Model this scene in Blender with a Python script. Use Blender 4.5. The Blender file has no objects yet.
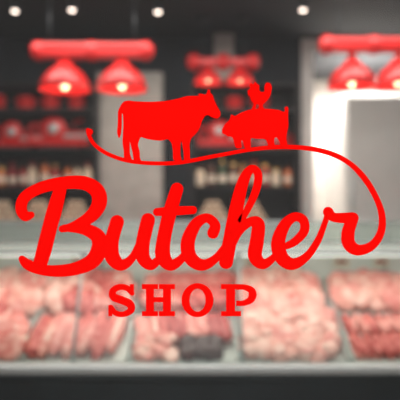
import bpy, math, random
from mathutils import Vector, Matrix, noise, geometry
R=random.Random(7)
sc=bpy.context.scene
sc.view_settings.view_transform='Standard'
FP=555.56; CZ=1.5
def P(px,py,Y): return ((px-200)/FP*Y, CZ-(py-200)/FP*Y)
def lin(c):
    return tuple(((v/255)/12.92 if v/255<=.04045 else ((v/255+.055)/1.055)**2.4) for v in c)+(1,)
# ---------------- materials
def mat(name,rgb,rough=.5,metal=0,var=.12,scale=8,emit=0,ecol=None,bump=0,rgb2=None):
    m=bpy.data.materials.new(name); m.use_nodes=True; nt=m.node_tree; b=nt.nodes['Principled BSDF']
    c=lin(rgb)
    tc=nt.nodes.new('ShaderNodeTexCoord'); n=nt.nodes.new('ShaderNodeTexNoise'); n.inputs['Scale'].default_value=scale; n.inputs['Detail'].default_value=4
    nt.links.new(tc.outputs['Object'],n.inputs['Vector'])
    r=nt.nodes.new('ShaderNodeValToRGB'); nt.links.new(n.outputs['Fac'],r.inputs['Fac'])
    r.color_ramp.elements[0].position=.35; r.color_ramp.elements[1].position=.65
    if rgb2: r.color_ramp.elements[0].color=c; r.color_ramp.elements[1].color=lin(rgb2)
    else:
        r.color_ramp.elements[0].color=tuple(v*(1-var) for v in c[:3])+(1,)
        r.color_ramp.elements[1].color=tuple(min(1,v*(1+var)) for v in c[:3])+(1,)
    nt.links.new(r.outputs['Color'],b.inputs['Base Color'])
    b.inputs['Roughness'].default_value=rough; b.inputs['Metallic'].default_value=metal
    if emit:
        b.inputs['Emission Color'].default_value=lin(ecol or rgb); b.inputs['Emission Strength'].default_value=emit
    if bump:
        bp=nt.nodes.new('ShaderNodeBump'); bp.inputs['Strength'].default_value=bump; bp.inputs['Distance'].default_value=.01
        nt.links.new(n.outputs['Fac'],bp.inputs['Height']); nt.links.new(bp.outputs['Normal'],b.inputs['Normal'])
    return m
def glassmat(name,refl=.06,tint=(255,255,255),haze=0,hazecol=(220,230,225)):
    m=bpy.data.materials.new(name); m.use_nodes=True; nt=m.node_tree; nt.nodes.clear()
    o=nt.nodes.new('ShaderNodeOutputMaterial'); t=nt.nodes.new('ShaderNodeBsdfTransparent'); g=nt.nodes.new('ShaderNodeBsdfGlossy')
    t.inputs['Color'].default_value=lin(tint); g.inputs['Roughness'].default_value=.03
    mx=nt.nodes.new('ShaderNodeMixShader'); mx.inputs[0].default_value=refl
    nt.links.new(t.outputs[0],mx.inputs[1]); nt.links.new(g.outputs[0],mx.inputs[2])
    last=mx
    if haze:
        d=nt.nodes.new('ShaderNodeBsdfDiffuse'); d.inputs['Color'].default_value=lin(hazecol)
        m2=nt.nodes.new('ShaderNodeMixShader'); m2.inputs[0].default_value=haze
        nt.links.new(mx.outputs[0],m2.inputs[1]); nt.links.new(d.outputs[0],m2.inputs[2]); last=m2
    nt.links.new(last.outputs[0],o.inputs['Surface'])
    return m
M=dict(
 dark=mat('charcoal_paint',(40,45,50),.8), ceil=mat('dark_ceiling',(42,44,48),.8), floor=mat('tile_floor',(120,112,104),.4),
 ext=mat('exterior_render',(150,145,138),.8,bump=.3), grey=mat('grey_plaster',(176,170,163),.7), beige=mat('beige_wall',(212,203,193),.7),
 white=mat('white_paint',(238,235,230),.45,var=.03), steel=mat('brushed_steel',(176,180,178),.45,.4,var=.04,scale=30),
 black=mat('black_metal',(28,32,35),.4), shelf=mat('dark_shelf_wood',(32,29,29),.6), red=mat('red_enamel',(198,20,18),.35,var=.08),
 dred=mat('dark_red_paint',(150,22,20),.35), base=mat('dark_plinth',(30,40,44),.5), frame=mat('black_window_frame',(30,30,32),.4),
 bulb=mat('warm_bulb',(255,220,180),.4,emit=1.5,ecol=(255,185,145)), spot=mat('spot_lens',(255,245,235),.4,emit=5,ecol=(255,235,220)),
 led=mat('led_strip',(255,250,245),.4,emit=1), cream=mat('cream_ceramic',(222,200,170),.4), amber=mat('amber_preserve',(196,104,44),.3),
 brown=mat('brown_glass',(84,48,30),.15), green=mat('green_glass',(58,74,48),.15), gold=mat('brass_lid',(200,160,90),.3,.6),
 tray=mat('white_tray',(212,206,202),.4,var=.02), paper=mat('paper_label',(228,214,194),.7,var=.03),
 m1=mat('meat_red',(188,66,64),.5,scale=28,rgb2=(224,120,112),bump=.3), m2=mat('meat_pink',(216,108,102),.5,scale=22,rgb2=(238,166,155),bump=.3),
 m3=mat('meat_pale',(228,144,132),.5,scale=18,rgb2=(242,192,180),bump=.3), m4=mat('meat_deep',(150,38,38),.45,scale=26,rgb2=(200,80,76),bump=.3),
 fat=mat('meat_fat',(242,206,192),.45,scale=30,var=.05), m5=mat('liver_dark',(62,20,22),.35,scale=12),
 glass=glassmat('window_glass',.010), cglass=glassmat('case_glass',.03,(250,255,252)), tglass=glassmat('hazy_shelf_glass',.08,(235,245,240),.34,(206,212,206)),
)
def vinyl():
    m=bpy.data.materials.new('red_vinyl'); m.use_nodes=True; nt=m.node_tree; b=nt.nodes['Principled BSDF']
    n=nt.nodes.new('ShaderNodeTexNoise'); n.inputs['Scale'].default_value=3
    r=nt.nodes.new('ShaderNodeValToRGB'); r.color_ramp.elements[0].color=(.97,.003,.002,1); r.color_ramp.elements[1].color=(1,.005,.003,1)
    nt.links.new(n.outputs['Fac'],r.inputs['Fac']); nt.links.new(r.outputs['Color'],b.inputs['Base Color'])
    b.inputs['Roughness'].default_value=1; b.inputs['Specular IOR Level'].default_value=0
    return m
M['vinyl']=vinyl()
# ---------------- mesh builder
class B:
    def __init__(s): s.v=[];s.f=[];s.m=[];s.ms=[];s.sm=[]
    def mi(s,k):
        if k not in s.ms: s.ms.append(k)
        return s.ms.index(k)
    def add(s,vs,fs,k,smooth=False,mtx=None):
        o=len(s.v); s.v+=[(mtx@Vector(p)) if mtx else Vector(p) for p in vs]
        i=s.mi(k)
        for f in fs: s.f.append([a+o for a in f]); s.m.append(i); s.sm.append(smooth)
    def box(s,x0,x1,y0,y1,z0,z1,k,mtx=None,ch=0):
        if ch<=0:
            vs=[(x,y,z) for x in(x0,x1) for y in(y0,y1) for z in(z0,z1)]
            s.add(vs,[(0,1,3,2),(4,6,7,5),(0,4,5,1),(2,3,7,6),(0,2,6,4),(1,5,7,3)],k,False,mtx)
        else:
            import bmesh
            bm=bmesh.new(); bmesh.ops.create_cube(bm,size=1)
            for v in bm.verts:
                v.co=Vector(((x0+x1)/2+v.co.x*(x1-x0),(y0+y1)/2+v.co.y*(y1-y0),(z0+z1)/2+v.co.z*(z1-z0)))
            bmesh.ops.bevel(bm,geom=bm.edges[:],offset=ch,segments=2,affect='EDGES',profile=.5)
            bm.verts.index_update()
            s.add([v.co.copy() for v in bm.verts],[[v.index for v in f.verts] for f in bm.faces],k,False,mtx); bm.free()
    def lathe(s,prof,c,k,n=20,mtx=None,axis='z'):
        vs=[];fs=[]
        for r,z in prof:
            for i in range(n):
                a=2*math.pi*i/n; p=(r*math.cos(a),r*math.sin(a),z)
                if axis=='x': p=(p[2],p[0],p[1])
                if axis=='y': p=(p[0],p[2],p[1])
                vs.append((p[0]+c[0],p[1]+c[1],p[2]+c[2]))
        for j in range(len(prof)-1):
            for i in range(n):
                a=j*n+i;b=j*n+(i+1)%n; fs.append((a,b,b+n,a+n))
        s.add(vs,fs,k,True,mtx)
    def tube(s,pts,r,k,n=10,mtx=None,ends=True):
        pts=[Vector(p) for p in pts]; vs=[];fs=[]
        N=len(pts)
        for j,p in enumerate(pts):
            t=(pts[min(j+1,N-1)]-pts[max(j-1,0)]).normalized()
            u=t.orthogonal().normalized() if abs(t.z)>.9 else t.cross(Vector((0,0,1))).normalized(); w=t.cross(u)
            rr=r[j] if isinstance(r,(list,tuple)) else r
            for i in range(n):
                a=2*math.pi*i/n; vs.append(p+u*math.cos(a)*rr+w*math.sin(a)*rr)
        for j in range(N-1):
            for i in range(n):
                a=j*n+i;b=j*n+(i+1)%n; fs.append((a,b,b+n,a+n))
        fs.append(tuple(range(n))[::-1]); fs.append(tuple((N-1)*n+i for i in range(n)))
        s.add(vs,fs,k,True,mtx)
    def obj(s,name,parent=None):
        me=bpy.data.meshes.new(name); me.from_pydata([tuple(v) for v in s.v],[],s.f)
        for k in s.ms: me.materials.append(M[k])
        me.polygons.foreach_set('material_index',s.m); me.polygons.foreach_set('use_smooth',s.sm); me.update()
        o=bpy.data.objects.new(name,me); sc.collection.objects.link(o)
        if parent: o.parent=parent
        return o
def empty(name,loc=(0,0,0)):
    e=bpy.data.objects.new(name,None); sc.collection.objects.link(e); e.location=loc; e.empty_display_size=.1; return e
def boxobj(name,*a,parent=None,ch=0):
    b=B(); b.box(*a,ch=ch); return b.obj(name,parent)
# ---------------- room shell
BW=5.2; H=3.0; XL=-3.0; XR=3.0; WY=1.2
boxobj('floor',XL-.1,XR+.1,WY-.1,7.2,-.1,0,'floor')
boxobj('pavement_ground',-6,6,-4,WY-.1,-.12,-.02,'ext')
boxobj('ceiling',XL-.1,XR+.1,WY-.1,7.2,H,H+.1,'ceil')
boxobj('wall_left',XL-.1,XL,WY-.1,7.2,0,H,'dark')
boxobj('wall_right',XR,XR+.1,WY-.1,7.2,0,H,'dark')
ox0,_=P(313,0,BW); ox1=2.15; oz=P(0,49,BW)[1]
b=B(); b.box(XL,ox0,BW,BW+.12,0,H,'dark'); b.box(ox1,XR,BW,BW+.12,0,H,'dark'); b.box(ox0,ox1,BW,BW+.12,oz,H,'dark'); b.obj('wall_back')
b=B(); b.box(ox0-.11,ox0,BW-.03,BW+.12,0,oz+.09,'white'); b.box(ox1,ox1+.09,BW-.03,BW+.12,0,oz+.09,'white'); b.box(ox0,ox1,BW-.03,BW+.12,oz,oz+.09,'white'); b.obj('trim_1')
boxobj('wall_back_room',XL,XR,7.0,7.1,0,H,'beige')
boxobj('wall_partition',.3,.4,BW+.12,7.0,0,H,'beige')
wx=1.25; wz0=.55; wz1=2.6
b=B(); b.box(XL-.1,-wx,WY-.06,WY+.1,0,H+.1,'ext'); b.box(wx,XR+.1,WY-.06,WY+.1,0,H+.1,'ext'); b.box(-wx,wx,WY-.06,WY+.1,0,wz0,'ext'); b.box(-wx,wx,WY-.06,WY+.1,wz1,H+.1,'ext'); b.obj('wall_front')
win=empty('window_1')
b=B()
for a in((-wx,-wx+.05,wz0,wz1),(wx-.05,wx,wz0,wz1),(-wx+.05,wx-.05,wz0,wz0+.05),(-wx+.05,wx-.05,wz1-.05,wz1)): b.box(a[0],a[1],WY-.03,WY+.05,a[2],a[3],'frame')
b.obj('window_frame',win)
b=B(); b.box(-wx+.05,wx-.05,WY+.002,WY+.01,wz0+.05,wz1-.05,'glass'); b.obj('window_pane',win)
# ---------------- decal
S=WY/FP; D=B(); lay=[0]
def dp(x,y,l): return ((x-200)*S, WY+.0005-l*1e-5, CZ-(y-200)*S)
def poly(pts,smooth=0,dx=0):
    pts=[(x+dx,y) for x,y in pts]
    for _ in range(smooth):
        q=[]
        for i in range(len(pts)):
            a=pts[i];c=pts[(i+1)%len(pts)]
            q+=[(a[0]*.82+c[0]*.18,a[1]*.82+c[1]*.18),(a[0]*.18+c[0]*.82,a[1]*.18+c[1]*.82)]
        pts=q
    tr=geometry.tessellate_polygon([[Vector((x,y,0)) for x,y in pts]])
    l=lay[0]; lay[0]+=1
    D.add([dp(x,y,l) for x,y in pts],[tuple(t) for t in tr],'vinyl')
def disc(x,y,r): poly([(x+r*math.cos(a*math.pi/12),y+r*math.sin(a*math.pi/12)) for a in range(24)])
def stroke(pts,caps=True,wm=1.0):
    pts=[(x,y,w*wm) for x,y,w in pts]
    q=[pts[0]]+list(pts)+[pts[-1]]; out=[]
    for i in range(1,len(q)-2):
        for t in range(10):
            t/=10; p0,p1,p2,p3=q[i-1],q[i],q[i+1],q[i+2]
            out.append([.5*((2*p1[k])+(-p0[k]+p2[k])*t+(2*p0[k]-5*p1[k]+4*p2[k]-p3[k])*t*t+(-p0[k]+3*p1[k]-3*p2[k]+p3[k])*t**3) for k in range(3)])
    out.append(list(pts[-1]))
    l=lay[0]; lay[0]+=1; vs=[]
    for i,(x,y,w) in enumerate(out):
        a=out[max(i-1,0)];c=out[min(i+1,len(out)-1)]; dx,dy=c[0]-a[0],c[1]-a[1]; n=math.hypot(dx,dy) or 1
        nx,ny=-dy/n*w/2,dx/n*w/2
        vs+=[dp(x+nx,y+ny,l),dp(x-nx,y-ny,l)]
    D.add(vs,[(2*i,2*i+1,2*i+3,2*i+2) for i in range(len(out)-1)],'vinyl')
    if caps:
        for x,y,w in (out[0],out[-1]): disc(x,y,w/2)
    for x,y,w in out[5:-5:5]: disc(x,y,w/2)
W=1.16
stroke([(60,190,11),(55,208,13),(49,230,13),(44,250,13),(40,264,12)],wm=W)
stroke([(31,215,6),(25,216,9),(21,208,10),(25,197,10),(40,188,10),(62,183,11),(84,183,12),(97,191,13),(99,204,13),(90,217,11),(74,226,8),(62,229,6)],wm=W)
stroke([(64,228,6),(84,229,10),(98,237,13),(99,250,14),(91,262,13),(74,269,11),(55,271,10),(38,269,9),(27,264,9),(22,259,6)],wm=W)
stroke([(117,222,12),(112,240,12),(112,256,13),(121,265,10),(132,258,7),(141,240,6),(145,226,6)],wm=W)
stroke([(148,220,12),(143,242,12),(143,257,12),(151,265,9),(160,257,6),(168,240,5)],wm=W)
stroke([(177,189,11),(170,212,12),(164,238,12),(163,256,13),(171,265,10),(182,258,7),(190,244,5)],wm=W)
stroke([(157,212,7),(172,211,8),(193,210,7)],wm=W)
stroke([(213,233,10),(215,225,9),(207,218,8),(196,224,10),(188,241,12),(190,257,12),(202,265,10),(216,258,7),(229,240,5)],wm=W)
stroke([(229,240,5),(246,212,6),(256,190,7),(258,174,7),(251,169,7),(243,182,10),(236,210,12),(230,240,12),(226,262,12)],wm=W)
stroke([(229,248,9),(238,231,9),(250,222,8),(258,224,11),(257,240,12),(255,256,12),(263,264,9),(274,257,6),(281,246,5)],wm=W)
stroke([(281,248,5),(294,242,7),(304,231,8),(303,220,8),(294,217,8),(284,226,10),(278,243,12),(282,258,12),(293,264,10),(307,256,7),(318,240,6),(325,222,5),(328,213,6)],wm=W)
stroke([(328,212,9),(333,217,8),(343,218,9),(352,218,10)],wm=W)
stroke([(353,218,11),(348,232,13),(349,244,13),(358,250,11),(371,246,9),(380,234,8),(382,218,7),(377,200,6),(364,178,6),(346,161,5),(322,151,5),(290,147,4.5),(255,149,4),(215,156,4),(175,163,4),(135,162,4),(110,155,4),(95,145,4),(89,135,4),(88,130,4)])
disc(90,132,3.2)
def rect(x0,y0,x1,y1): poly([(x0,y0),(x1,y0),(x1,y1),(x0,y1)])
T,Bm=284,316
stroke([(132,293,5),(127,288,6),(119,287,6),(113,291,7),(114,297,8),(122,300,8),(130,304,8),(131,310,7),(124,314,5.5),(116,313,5.5),(111,307,5)],True)
rect(130,284,134,295); rect(108.5,305,112.5,316)
for x in (146,163): rect(x,T,x+8,Bm); rect(x-4,T,x+12,T+5); rect(x-4,Bm-5,x+12,Bm)
rect(150,297,168,302)
vs=[];k=lay[0];lay[0]+=1
for i in range(33):
    a=i/32*2*math.pi; vs+=[dp(197.5+16*math.cos(a),300+17*math.sin(a),k),dp(197.5+8*math.cos(a),300+11.5*math.sin(a),k)]
D.add(vs,[(2*i,2*i+1,2*i+3,2*i+2) for i in range(32)],'vinyl')
rect(226,T,235,Bm); rect(221,T,240,T+5); rect(221,Bm-5,241,Bm)
stroke([(236,287,5.5),(244,287,5.5),(251,290,7),(252.5,295,8),(250,300,7),(243,303,5.5),(236,303,5.5)],False)
poly([(120,105),(123,101.5),(128,100.5),(134,101.5),(150,102),(166,101),(178,98.5),(186,96),(193,96),(198,96),(197,94),(200,93.5),(204,95),(206,93),(206.5,90),(209,89.5),(209.5,93),(212,95.5),(213,100),(216,106),(219.5,112),(219.5,116),(216,119),(211,117.5),(207,115),(204,116),(201,121),(199,128),(195,134),(190.5,138),(188.5,144),(189,152),(189,158),(191,162),(183,162),(182.5,152),(181,143),(180,141),(179.5,147),(179.5,155),(181,161),(172,161),(172,150),(170.5,143),(167,139),(160,141),(150,140),(144,138.5),(140,137),(138,141),(137,145),(139,152),(139,158),(141,162),(133,162),(131.5,152),(129.5,144),(129,142),(129,148),(129,154),(132,162),(123,162),(123,152),(121.5,143),(122,134),(122.5,124),(122,115),(121,113),(121,128),(120,135),(118,139),(116,133),(117,122),(117,111)],1,1)
poly([(222,129),(225,124),(229.5,120),(231,114),(235,116.5),(240,113),(248,110),(258,108.5),(270,109),(279,110),(283,112),(285,111),(284,108),(287,106),(288.5,109),(288,113),(288,118),(288.5,126),(287,132),(286,138),(287,143),(288,148.5),(281,148.5),(279,141),(276,137),(274,139),(274,143),(276,148.5),(268.5,148.5),(267,142),(265,139),(256,139),(251,138),(250.5,142),(251,148.5),(244.5,148.5),(243,142),(242,140),(241,142),(242,148.5),(235.5,148.5),(234,142),(232,137),(227.5,136.5),(225,134.5),(222,133.5)],1)
poly([(247,91),(250.5,88.5),(249,85.5),(251,82.5),(253,85),(255,81.5),(257,84),(259.5,85.5),(259,90),(261.5,92.5),(264.5,91.5),(264,87),(266,82.5),(270,83),(272,87),(271,94),(268.5,99),(265,103),(263,104),(262.5,106),(264.5,109.5),(258,109.5),(259,105),(256,104),(255.5,109.5),(251,109.5),(254,104),(250.5,100),(249.5,95),(248.5,97),(247.5,93)],1)
D.obj('butcher_shop_window_decal')
# ---------------- pendants
def bell(b,x,y,zb,s=1):
    b.lathe([(.0,.20*s),(.05*s,.20*s),(.075*s,.16*s),(.115*s,.135*s),(.15*s,.09*s),(.175*s,.045*s),(.185*s,0),(.178*s,0),(.16*s,.045*s),(.12*s,.085*s),(.03*s,.12*s),(0,.12*s)],(x,y,zb),'red',28)
    b.lathe([(0,.005),(.018*s,.012),(.028*s,.035*s),(.024*s,.07*s),(.015*s,.10*s),(0,.12*s)],(x,y,zb),'bulb',14)
def pendant(name,xs,Y,pyb,pyt,s=1,e=3):
    zb=P(0,pyb,Y)[1]; zt=P(0,pyt,Y)[1]; b=B()
    X=[P(x,0,Y)[0] for x in xs]
    for x in X:
        bell(b,x,Y,zb,s); b.tube([(x,Y,zb+.18*s),(x,Y,zt)],.03,'red')
    x0,x1=min(X)-.19*s,max(X)+.17*s
    b.box(x0,x1,Y-.05*s,Y+.05*s,zt-.055*s,zt+.055*s,'red',ch=.02*s)
    for k in range(3):
        x=x0+(x1-x0)*(k/2); b.lathe([(0,.07),(.03,.065),(.06,.03),(.06,-.03),(.03,-.065),(0,-.07)],(x,Y,zt),'red',12)
    xm=(x0+x1)/2
    for x in (x0+.08,x1-.08): b.tube([(x,Y,zt),(x,Y,H-.001)],.007,'black')
    b.lathe([(0,-.0),(.05,0),(.05,-.03),(0,-.03)],(x0+.08,Y,H-.001),'black',14); b.lathe([(0,-.0),(.05,0),(.05,-.03),(0,-.03)],(x1-.08,Y,H-.001),'black',14)
    o0=b.obj(name)
    for x in X:
        L=bpy.data.lights.new('bulb_light','POINT'); L.energy=e*s; L.color=(1,.86,.7); L.shadow_soft_size=.04
        o=bpy.data.objects.new('bulb_light',L); sc.collection.objects.link(o); o.location=(x,Y,zb-.04); o.parent=o0
pendant('pendant_lamp',[65,122],4.0,90,51)
pendant('pendant_lamp',[352,398],4.0,87,45,.95)
pendant('pendant_lamp',[208,240],4.55,83,62,.62,2)
for px,py in((15,11),(72,10),(158,12),(303,10),(-60,12),(460,12)):
    Y=4.1; x,z=P(px,py,Y); b=B()
    b.tube([(x,Y,H-.001),(x,Y,z+.07)],.010,'black'); b.lathe([(0,.09),(.022,.09),(.028,.07),(.030,.02),(.030,0),(.024,0)],(x,Y,z-.0),'black',18)
    b.lathe([(.024,.004),(.018,-.008),(0,-.012)],(x,Y,z),'spot',18)
    b.obj('ceiling_spotlight')
x0,x1=P(99,0,5.1)[0],P(163,0,5.1)[0]
boxobj('grey_pillar',x0,x1,5.0,5.19,0,P(0,72,5.0)[1],'grey')
x0,x1=P(214,0,5.0)[0],P(234,0,5.0)[0]
boxobj('upper_pillar',x0,x1,5.0,5.18,2.58,H,'grey',ch=.008)  # upper part of a pillar, modelled only above the shelf unit
# ---------------- shelves
Ys=4.85; zs=[P(0,p,Ys)[1] for p in (222,186,148,108,82)]
def jar(b,x,y,z,r,h,k,lid='gold'):
    b.lathe([(0,0),(r,0),(r*1.02,h*.1),(r*1.02,h*.7),(r*.75,h*.83),(r*.75,h*.86)],(x,y,z),k,14)
    b.lathe([(r*.8,h*.85),(r*.8,h),(0,h)],(x,y,z),lid,14)
    b.lathe([(r*1.04,h*.2),(r*1.04,h*.5)],(x,y,z),'paper',14)
def bottle(b,x,y,z,r,h,k,cap='dred'):
    b.lathe([(0,0),(r,0),(r,h*.58),(r*.8,h*.66),(r*.38,h*.76),(r*.34,h*.9)],(x,y,z),k,14)
    b.lathe([(r*.42,h*.86),(r*.42,h),(0,h)],(x,y,z),cap,12)
    b.lathe([(r*1.03,h*.15),(r*1.03,h*.4)],(x,y,z),'paper',14)
def slicer(x,z,s=1,fl=1):
    b=B(); y=Ys+.18
    X=lambda v:x+v*fl*s
    def bx(a,c,y0,y1,z0,z1,k,ch=.012): b.box(min(X(a),X(c)),max(X(a),X(c)),y+y0*s,y+y1*s,z+z0*s,z+z1*s,k,ch=ch*s)
    for fx in(-.22,.22):
        for fy in(-.1,.1): b.lathe([(0,0),(.02*s,0),(.015*s,.03*s)],(X(fx),y+fy*s,z),'black',10)
    bx(-.27,.27,-.13,.13,.025,.085,'red'); bx(-.1,.02,-.06,.1,.08,.17,'red'); bx(.05,.27,-.12,.05,.10,.125,'steel',.004)
    bx(-.02,.26,-.1,.1,.13,.155,'red',.006)
    b.lathe([(0,-.02),(.10,-.02),(.115,0),(.10,.02),(0,.02)],(0,0,0),'red',28,Matrix.Translation((X(-.05),y-.06*s,z+.18*s))@Matrix.Scale(s,4),'y')
    b.lathe([(0,-.012),(.045,-.012),(.05,-.004)],(0,0,0),'steel',28,Matrix.Translation((X(-.05),y-.085*s,z+.18*s))@Matrix.Scale(s,4),'y')
    pts=[(X(-.2)+.075*s*math.cos(a*math.pi/10),y-.1*s,z+.14*s+.075*s*math.sin(a*math.pi/10)) for a in range(21)]
    b.tube(pts,.012*s,'red',8)
    for a in range(3):
        t=a*2*math.pi/3; b.tube([(X(-.2),y-.1*s,z+.14*s),(X(-.2)+.075*s*math.cos(t),y-.1*s,z+.14*s+.075*s*math.sin(t))],.008*s,'red',6)
    b.tube([(X(.1),y,z+.14*s),(X(.12),y,z+.25*s),(X(.2),y,z+.27*s)],.014*s,'red',8)
    b.obj('red_meat_slicer')
def pot(b,x,y,z,r,h):
    k=R.choice(['red','dred','brown','red'])
    b.lathe([(0,0),(r*.9,0),(r,h*.15),(r,h*.7),(r*1.05,h*.72),(r*.9,h*.85),(r*.3,h*.95),(0,h*.95)],(x,y,z),k,18)
    b.lathe([(0,h*.93),(r*.16,h*.95),(r*.2,h*1.08),(0,h*1.12)],(x,y,z),'black',10)
    for sx in(-1,1): b.tube([(x+sx*r*.95,y-.03,z+h*.6),(x+sx*r*1.25,y,z+h*.62),(x+sx*r*.95,y+.03,z+h*.6)],.008,k,6)
def unit(xa,xb,idx):
    su=empty('shelving_unit'); b=B()
    for x in(xa,xb-.03): b.box(x,x+.03,Ys,BW-.01,0,zs[4]+.02,'shelf')
    b.box(xa+.03,xb-.03,BW-.03,BW-.01,.05,zs[4],'shelf')
    for z in zs+[.9,.5,.1]: b.box(xa+.03,xb-.03,Ys,BW-.03,z-.025,z,'shelf')
    b.obj('shelf_frame',su)
    b=B(); x=xa+.09
    while x<xb-.09:
        k=R.choice(['amber','cream','brown','amber','green','amber','dred','brown']); r=R.uniform(.032,.045); h=R.uniform(.15,.24)
        (jar if R.random()<.6 else bottle)(b,x,Ys+R.uniform(.06,.09),zs[1]+.001,r,h,k,R.choice(['gold','brown','dred']))
        x+=r*2+R.uniform(.012,.035)
    b.obj('preserve_jars')
    b=B(); c=xa+.2
    while c<xb-.12:
        r=.034; L=.1
        for row in range(3):
            for i in range(4-row):
                xx=c+(i-(3-row)/2)*2*r; zz=zs[0]+r+row*r*1.74+.001
                b.lathe([(0,-.005),(r*.8,-.003),(r,0),(r,L)],(xx,Ys+.03,zz),'cream',14,axis='y')
                b.lathe([(0,-.009),(r*.4,-.007),(r*.4,-.004)],(xx,Ys+.03,zz),'dred',12,axis='y')
                b.lathe([(r*1.0,L),(r*.35,L+.07),(r*.35,L+.12),(0,L+.12)],(xx,Ys+.03,zz),'brown',12,axis='y')
        c+=.33
    b.obj('stacked_wine_bottles')
    b=B(); x=xa+.13
    while x<xb-.12:
        pot(b,x,Ys+.17,zs[3]+.001,R.uniform(.06,.085),R.uniform(.12,.17)); x+=R.uniform(.22,.27)
    b.obj('enamel_cooking_pots')
    w=xb-xa
    if w<1.0: slicer(xa+w*.32,zs[2]+.001,.9); slicer(xb-w*.22,zs[2]+.001,.6,-1)
    else: slicer(xb-.36,zs[2]+.001,1.0); slicer(xa+.32,zs[2]+.001,.85)
    b=B(); x=xa+.06
    while x<xb-.3:
        b.box(x,x+.22,Ys+.05,Ys+.3,.901,1.1,R.choice(['paper','cream','dred']),ch=.005); x+=.26
    b.obj('stock_boxes')
unit(P(-25,0,Ys)[0],P(97,0,Ys)[0],0)
unit(P(190,0,Ys)[0],P(300,0,Ys)[0],1)
fr=empty('upright_refrigerator'); fx=P(345,0,5.6)[0]
boxobj('cabinet',fx,fx+.85,5.65,6.3,.05,P(0,92,5.6)[1],'white',parent=fr,ch=.015)
b=B(); b.box(fx+.02,fx+.83,5.61,5.648,.12,P(0,96,5.6)[1],'white',ch=.01); b.tube([(fx+.07,5.58,1.1),(fx+.07,5.58,1.7)],.012,'steel'); b.box(fx+.06,fx+.08,5.58,5.62,1.1,1.13,'steel'); b.box(fx+.06,fx+.08,5.58,5.62,1.67,1.7,'steel'); b.box(fx+.01,fx+.84,5.66,6.2,0,.06,'black'); b.obj('fridge_door',fr)
# ---------------- display case
dc=empty('refrigerated_display_case'); CX0,CX1=-1.95,1.95; Y0=2.58; Y1=3.42
b=B()
b.box(CX0,CX1,Y0+.06,Y1,.0,.12,'black'); b.box(CX0,CX1,Y0+.02,Y1,.12,.66,'base'); b.obj('plinth_body',dc)
b=B(); b.box(CX0,CX1,Y0-.03,Y0+.06,.695,.735,'steel',ch=.010); b.box(CX0,CX1,Y0-.01,Y0+.06,.655,.69,'base',ch=.01); b.obj('front_bumper',dc)
b=B(); b.box(CX0,CX1,Y1-.03,Y1,.66,1.21,'white')
th=math.atan(.46); DL=.74
deckM=Matrix.Translation((0,2.655,.70))@Matrix.Rotation(th,4,'X')
b.box(CX0+.03,CX1-.03,0,DL+.04,-.03,-.012,'steel',mtx=deckM); b.obj('inner_deck',dc)
b=B(); tz=1.225
A=(Y0+.02,.735);C=(2.85,tz)
joints=[CX0+.03,-1.52,-.60,.2,1.12,CX1-.03]
vs=[(CX0,A[0],A[1]),(CX1,A[0],A[1]),(CX1,C[0],C[1]),(CX0,C[0],C[1])]; vs+=[(x,y+.006,z) for x,y,z in vs]
b.add(vs,[(0,1,2,3),(7,6,5,4),(0,4,5,1),(3,2,6,7)],'cglass'); b.obj('front_glass',dc)
b=B(); b.box(CX0,CX1,2.85,Y1,tz,tz+.012,'tglass'); b.obj('top_glass_shelf',dc)
b=B(); b.box(CX0,CX1,2.838,2.858,tz-.004,tz+.014,'steel'); b.box(CX0,CX1,Y1-.05,Y1,tz+.012,tz+.03,'steel')
for x in joints:
    b.tube([(x,A[0]+.01,A[1]),(x,C[0]+.01,C[1])],.007,'steel',8)
    b.box(x-.009,x+.009,Y1-.06,Y1-.04,tz-.2,1.37,'steel'); b.box(x-.012,x+.012,2.87,Y1-.05,tz-.02,tz-.002,'steel')
b.box(CX0,CX1,Y1-.06,Y1-.035,1.362,1.375,'steel'); b.obj('steel_posts',dc)
b=B(); b.box(CX0,CX1,Y1-.052,Y1-.044,tz+.03,1.362,'tglass'); b.obj('rear_guard_glass',dc)
b=B(); b.box(CX0+.05,CX1-.05,2.89,2.915,tz-.02,tz-.008,'led'); b.obj('led_strip',dc)
b=B()
for x in(CX0-.02,CX1): 
    pr=[(Y0,.0),(Y1,0),(Y1,1.25),(2.84,1.25),(Y0,.75)]; vs=[(x,y,z) for y,z in pr]+[(x+.02,y,z) for y,z in pr]
    b.add(vs,[(0,1,2,3,4),(9,8,7,6,5)]+[(i,(i+1)%5,(i+1)%5+5,i+5) for i in range(5)],'steel')
b.obj('end_panels',dc)
# ---------------- trays and meat
def blob(b,u,v,h,sx,sy,sz,rot,k,tilt=0):
    n=14;mv=10; vs=[];fs=[]; sd=R.uniform(0,100)
    m=deckM@Matrix.Translation((u,v,h))@Matrix.Rotation(rot,4,'Z')@Matrix.Rotation(tilt,4,'X')
    for j in range(mv+1):
        ph=math.pi*j/mv
        for i in range(n):
            a=2*math.pi*i/n
            d=Vector((math.sin(ph)*math.cos(a),math.sin(ph)*math.sin(a),math.cos(ph)))
            q=Vector((abs(d.x)**.8*(1 if d.x>0 else -1),abs(d.y)**.8*(1 if d.y>0 else -1),abs(d.z)**.55*(1 if d.z>0 else -1)))
            f=1+.28*noise.noise(d*1.6+Vector((sd,0,0)))+.1*noise.noise(d*4+Vector((sd,3,0)))
            vs.append((q.x*sx*f,q.y*sy*f,q.z*sz*f))
    for j in range(mv):
        for i in range(n):
            a=j*n+i;c=j*n+(i+1)%n; fs.append((a,a+n,c+n,c))
    b.add(vs,fs,k,True,m)
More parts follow.
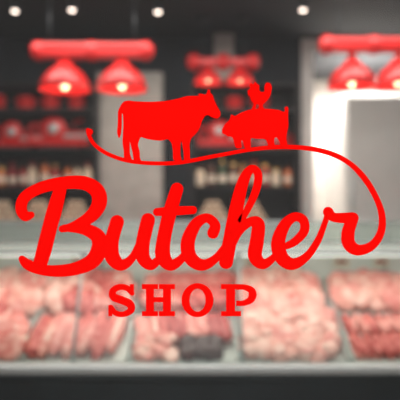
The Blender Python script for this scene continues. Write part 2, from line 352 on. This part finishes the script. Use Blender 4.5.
def sausage(b,u,v,h,L,r,rot,k):
    pts=[]; cv=R.uniform(.1,.3)*R.choice([-1,1])
    m=deckM@Matrix.Translation((u,v,h))@Matrix.Rotation(rot,4,'Z')
    rr=[]
    for i in range(9):
        t=i/8-.5; pts.append((cv*(t*t)*L,t*L,0)); rr.append(r*(1-abs(2*t)**6*.75))
    b.tube(pts,rr,k,10,mtx=m)
def steaks(b,x0,x1,v0,v1,ks,sx=.062,sy=.080,sz=.020,step=.054,fatp=.35):
    v=v0+sy*.55
    while v<v1-sy*.25:
        u=x0+sx*R.uniform(.6,.9)
        while u<x1-sx*.4:
            r=R.uniform(-.7,.7); k=R.choice(ks); t=R.uniform(.2,.55)
            sc_=R.uniform(.85,1.15)
            blob(b,u,v+R.uniform(-.012,.012),.048+R.uniform(0,.018),sx*sc_,sy*sc_*R.uniform(.85,1.1),sz*R.uniform(1,1.4),r,k,t)
            if R.random()<fatp: blob(b,u+sx*.7,v+.0,.058,sx*.18,sy*.8,sz*1.1,r,'fat',t)
            u+=sx*1.4*R.uniform(.8,1.15)
        v+=step*R.uniform(.9,1.1)
def ribs(b,x0,x1,v0,v1,ks):
    u=x0+.02; sl=R.uniform(-.2,.2)
    while u<x1-.01:
        k=R.choice(ks); L=(v1-v0)/2; w=R.uniform(.026,.042)
        blob(b,u,(v0+v1)/2+R.uniform(-.015,.015),.038+R.uniform(0,.014),w,L*R.uniform(.92,1.04),.034,sl+R.uniform(-.12,.12),k)
        if R.random()<.5: blob(b,u+R.uniform(-.004,.004),(v0+v1)/2+R.uniform(-.03,.03),.070,.008,L*R.uniform(.4,.7),.007,sl,'fat')
        u+=w*1.4
def lumps(b,x0,x1,v0,v1,ks,s=.052):
    v=v0+s*.6
    while v<v1-s*.3:
        u=x0+s*R.uniform(.5,.8)
        while u<x1-s*.3:
            blob(b,u,v+R.uniform(-.01,.01),.042+R.uniform(0,.024),s*R.uniform(.8,1.4),s*R.uniform(.75,1.25),s*R.uniform(.6,.85),R.uniform(0,3),R.choice(ks)); u+=s*1.3*R.uniform(.8,1.2)
        v+=s*1.1
def sausages(b,x0,x1,v0,v1,ks):
    n=2
    for row in range(n):
        L=(v1-v0)/n; u=x0+.02
        while u<x1-.015:
            for hh in (.02,.046):
                sausage(b,u+R.uniform(-.006,.006),v0+L*(row+.5),hh,L*.98,.017,R.uniform(-.25,.25),R.choice(ks))
            u+=.034
divs=[-1.92,-1.39,-.86,-.34,.19,.72,1.25,1.9]
def tray(b,x0,x1,v0,v1):
    t=.006
    b.box(x0,x1,v0,v1,-.01,0,'tray',mtx=deckM)
    b.box(x0,x0+t,v0,v1,0,.05,'tray',mtx=deckM); b.box(x1-t,x1,v0,v1,0,.05,'tray',mtx=deckM); b.box(x0,x1,v0,v0+t,0,.03,'tray',mtx=deckM); b.box(x0,x1,v1-t,v1,0,.03,'tray',mtx=deckM)
plan=[('pork_ribs','ribs',['m2','m3'],'chicken_pieces','lumps',['m3','m2']),
 ('raw_steaks','st',['m2','m1','m3'],'pork_cutlets','st',['m2','m3']),
 ('beef_ribs','ribs',['m1','m2','m2'],'raw_steaks','st',['m1','m2','m3']),
 ('pork_strips','ribs',['m1','m2','m4'],'beef_chunks','lumps',['m1','m2','m1']),
 ('chicken_pieces','lumps',['m3','m2','m3'],'pork_cutlets','st',['m2','m3']),
 ('raw_sausages','sa',['m1','m2'],'pork_cutlets','st',['m2','m3']),
 ('raw_steaks','st',['m1','m4'],'beef_chunks','lumps',['m1','m4'])]
fn=dict(ribs=ribs,st=steaks,lumps=lumps,sa=sausages)
for i,pl in enumerate(plan):
    x0,x1=divs[i]+.010,divs[i+1]-.010
    for (v0,v1,nm,ty,ks) in ((.01,.385,pl[0],pl[1],pl[2]),(.395,.72,pl[3],pl[4],pl[5])):
        b=B(); tray(b,x0,x1,v0,v1)
        if i==3 and v0<.1:
            fn[ty](b,x0+.02,x1-.02,v0+.12,v1-.02,ks); lumps(b,x0+.02,x0+.2,v0+.01,v0+.12,['m2','m3'],.035); lumps(b,x0+.25,x1-.05,v0+.01,v0+.11,['m5'],.045)
        else: fn[ty](b,x0+.02,x1-.02,v0+.02,v1-.02,ks)
        b.obj('tray_of_'+nm,dc)
b=B()
for i in range(7):
    for t in (.25,.7):
        x=divs[i]+(divs[i+1]-divs[i])*t; b.box(x-.045,x+.045,Y1-.075,Y1-.07,1.095,1.155,'paper'); b.box(x-.03,x+.03,Y1-.077,Y1-.0755,1.12,1.14,'dred'); b.tube([(x,Y1-.072,1.0),(x,Y1-.072,1.1)],.003,'steel',6)
b.obj('price_tags',dc)
# ---------------- lights
def area(n,loc,sx,sy,e,col=(1,.95,.9),rot=(0,0,0)):
    L=bpy.data.lights.new(n,'AREA'); L.shape='RECTANGLE'; L.size=sx; L.size_y=sy; L.energy=e; L.color=col
    o=bpy.data.objects.new(n,L); sc.collection.objects.link(o); o.location=loc; o.rotation_euler=rot; return o
area('ceiling_fill_front',(0,2.4,2.95),3,.4,44,(1,.95,.9))  # added fill without a fixture, brightens the case from above
area('ceiling_fill_rear',(0,3.7,2.95),3.5,.3,40,(1,.95,.9))  # unseen area light, added to lift the shelves and rear of the shop
area('case_led_light',(0,2.95,1.19),3.6,.04,5.6,(1,.95,.92))
area('back_room_light',(1.6,6.0,2.9),1,.8,115,(1,.97,.94))
w=bpy.data.worlds.new('sky'); sc.world=w; w.use_nodes=True
w.node_tree.nodes['Background'].inputs[0].default_value=(1,.98,.97,1); w.node_tree.nodes['Background'].inputs[1].default_value=1.35
# ---------------- camera
c=bpy.data.cameras.new('camera'); c.lens=50; c.sensor_width=36; c.clip_start=.02
c.dof.use_dof=True; c.dof.focus_distance=WY; c.dof.aperture_fstop=1.8
o=bpy.data.objects.new('camera',c); sc.collection.objects.link(o); o.location=(0,0,CZ); o.rotation_euler=(math.pi/2,0,0); sc.camera=o
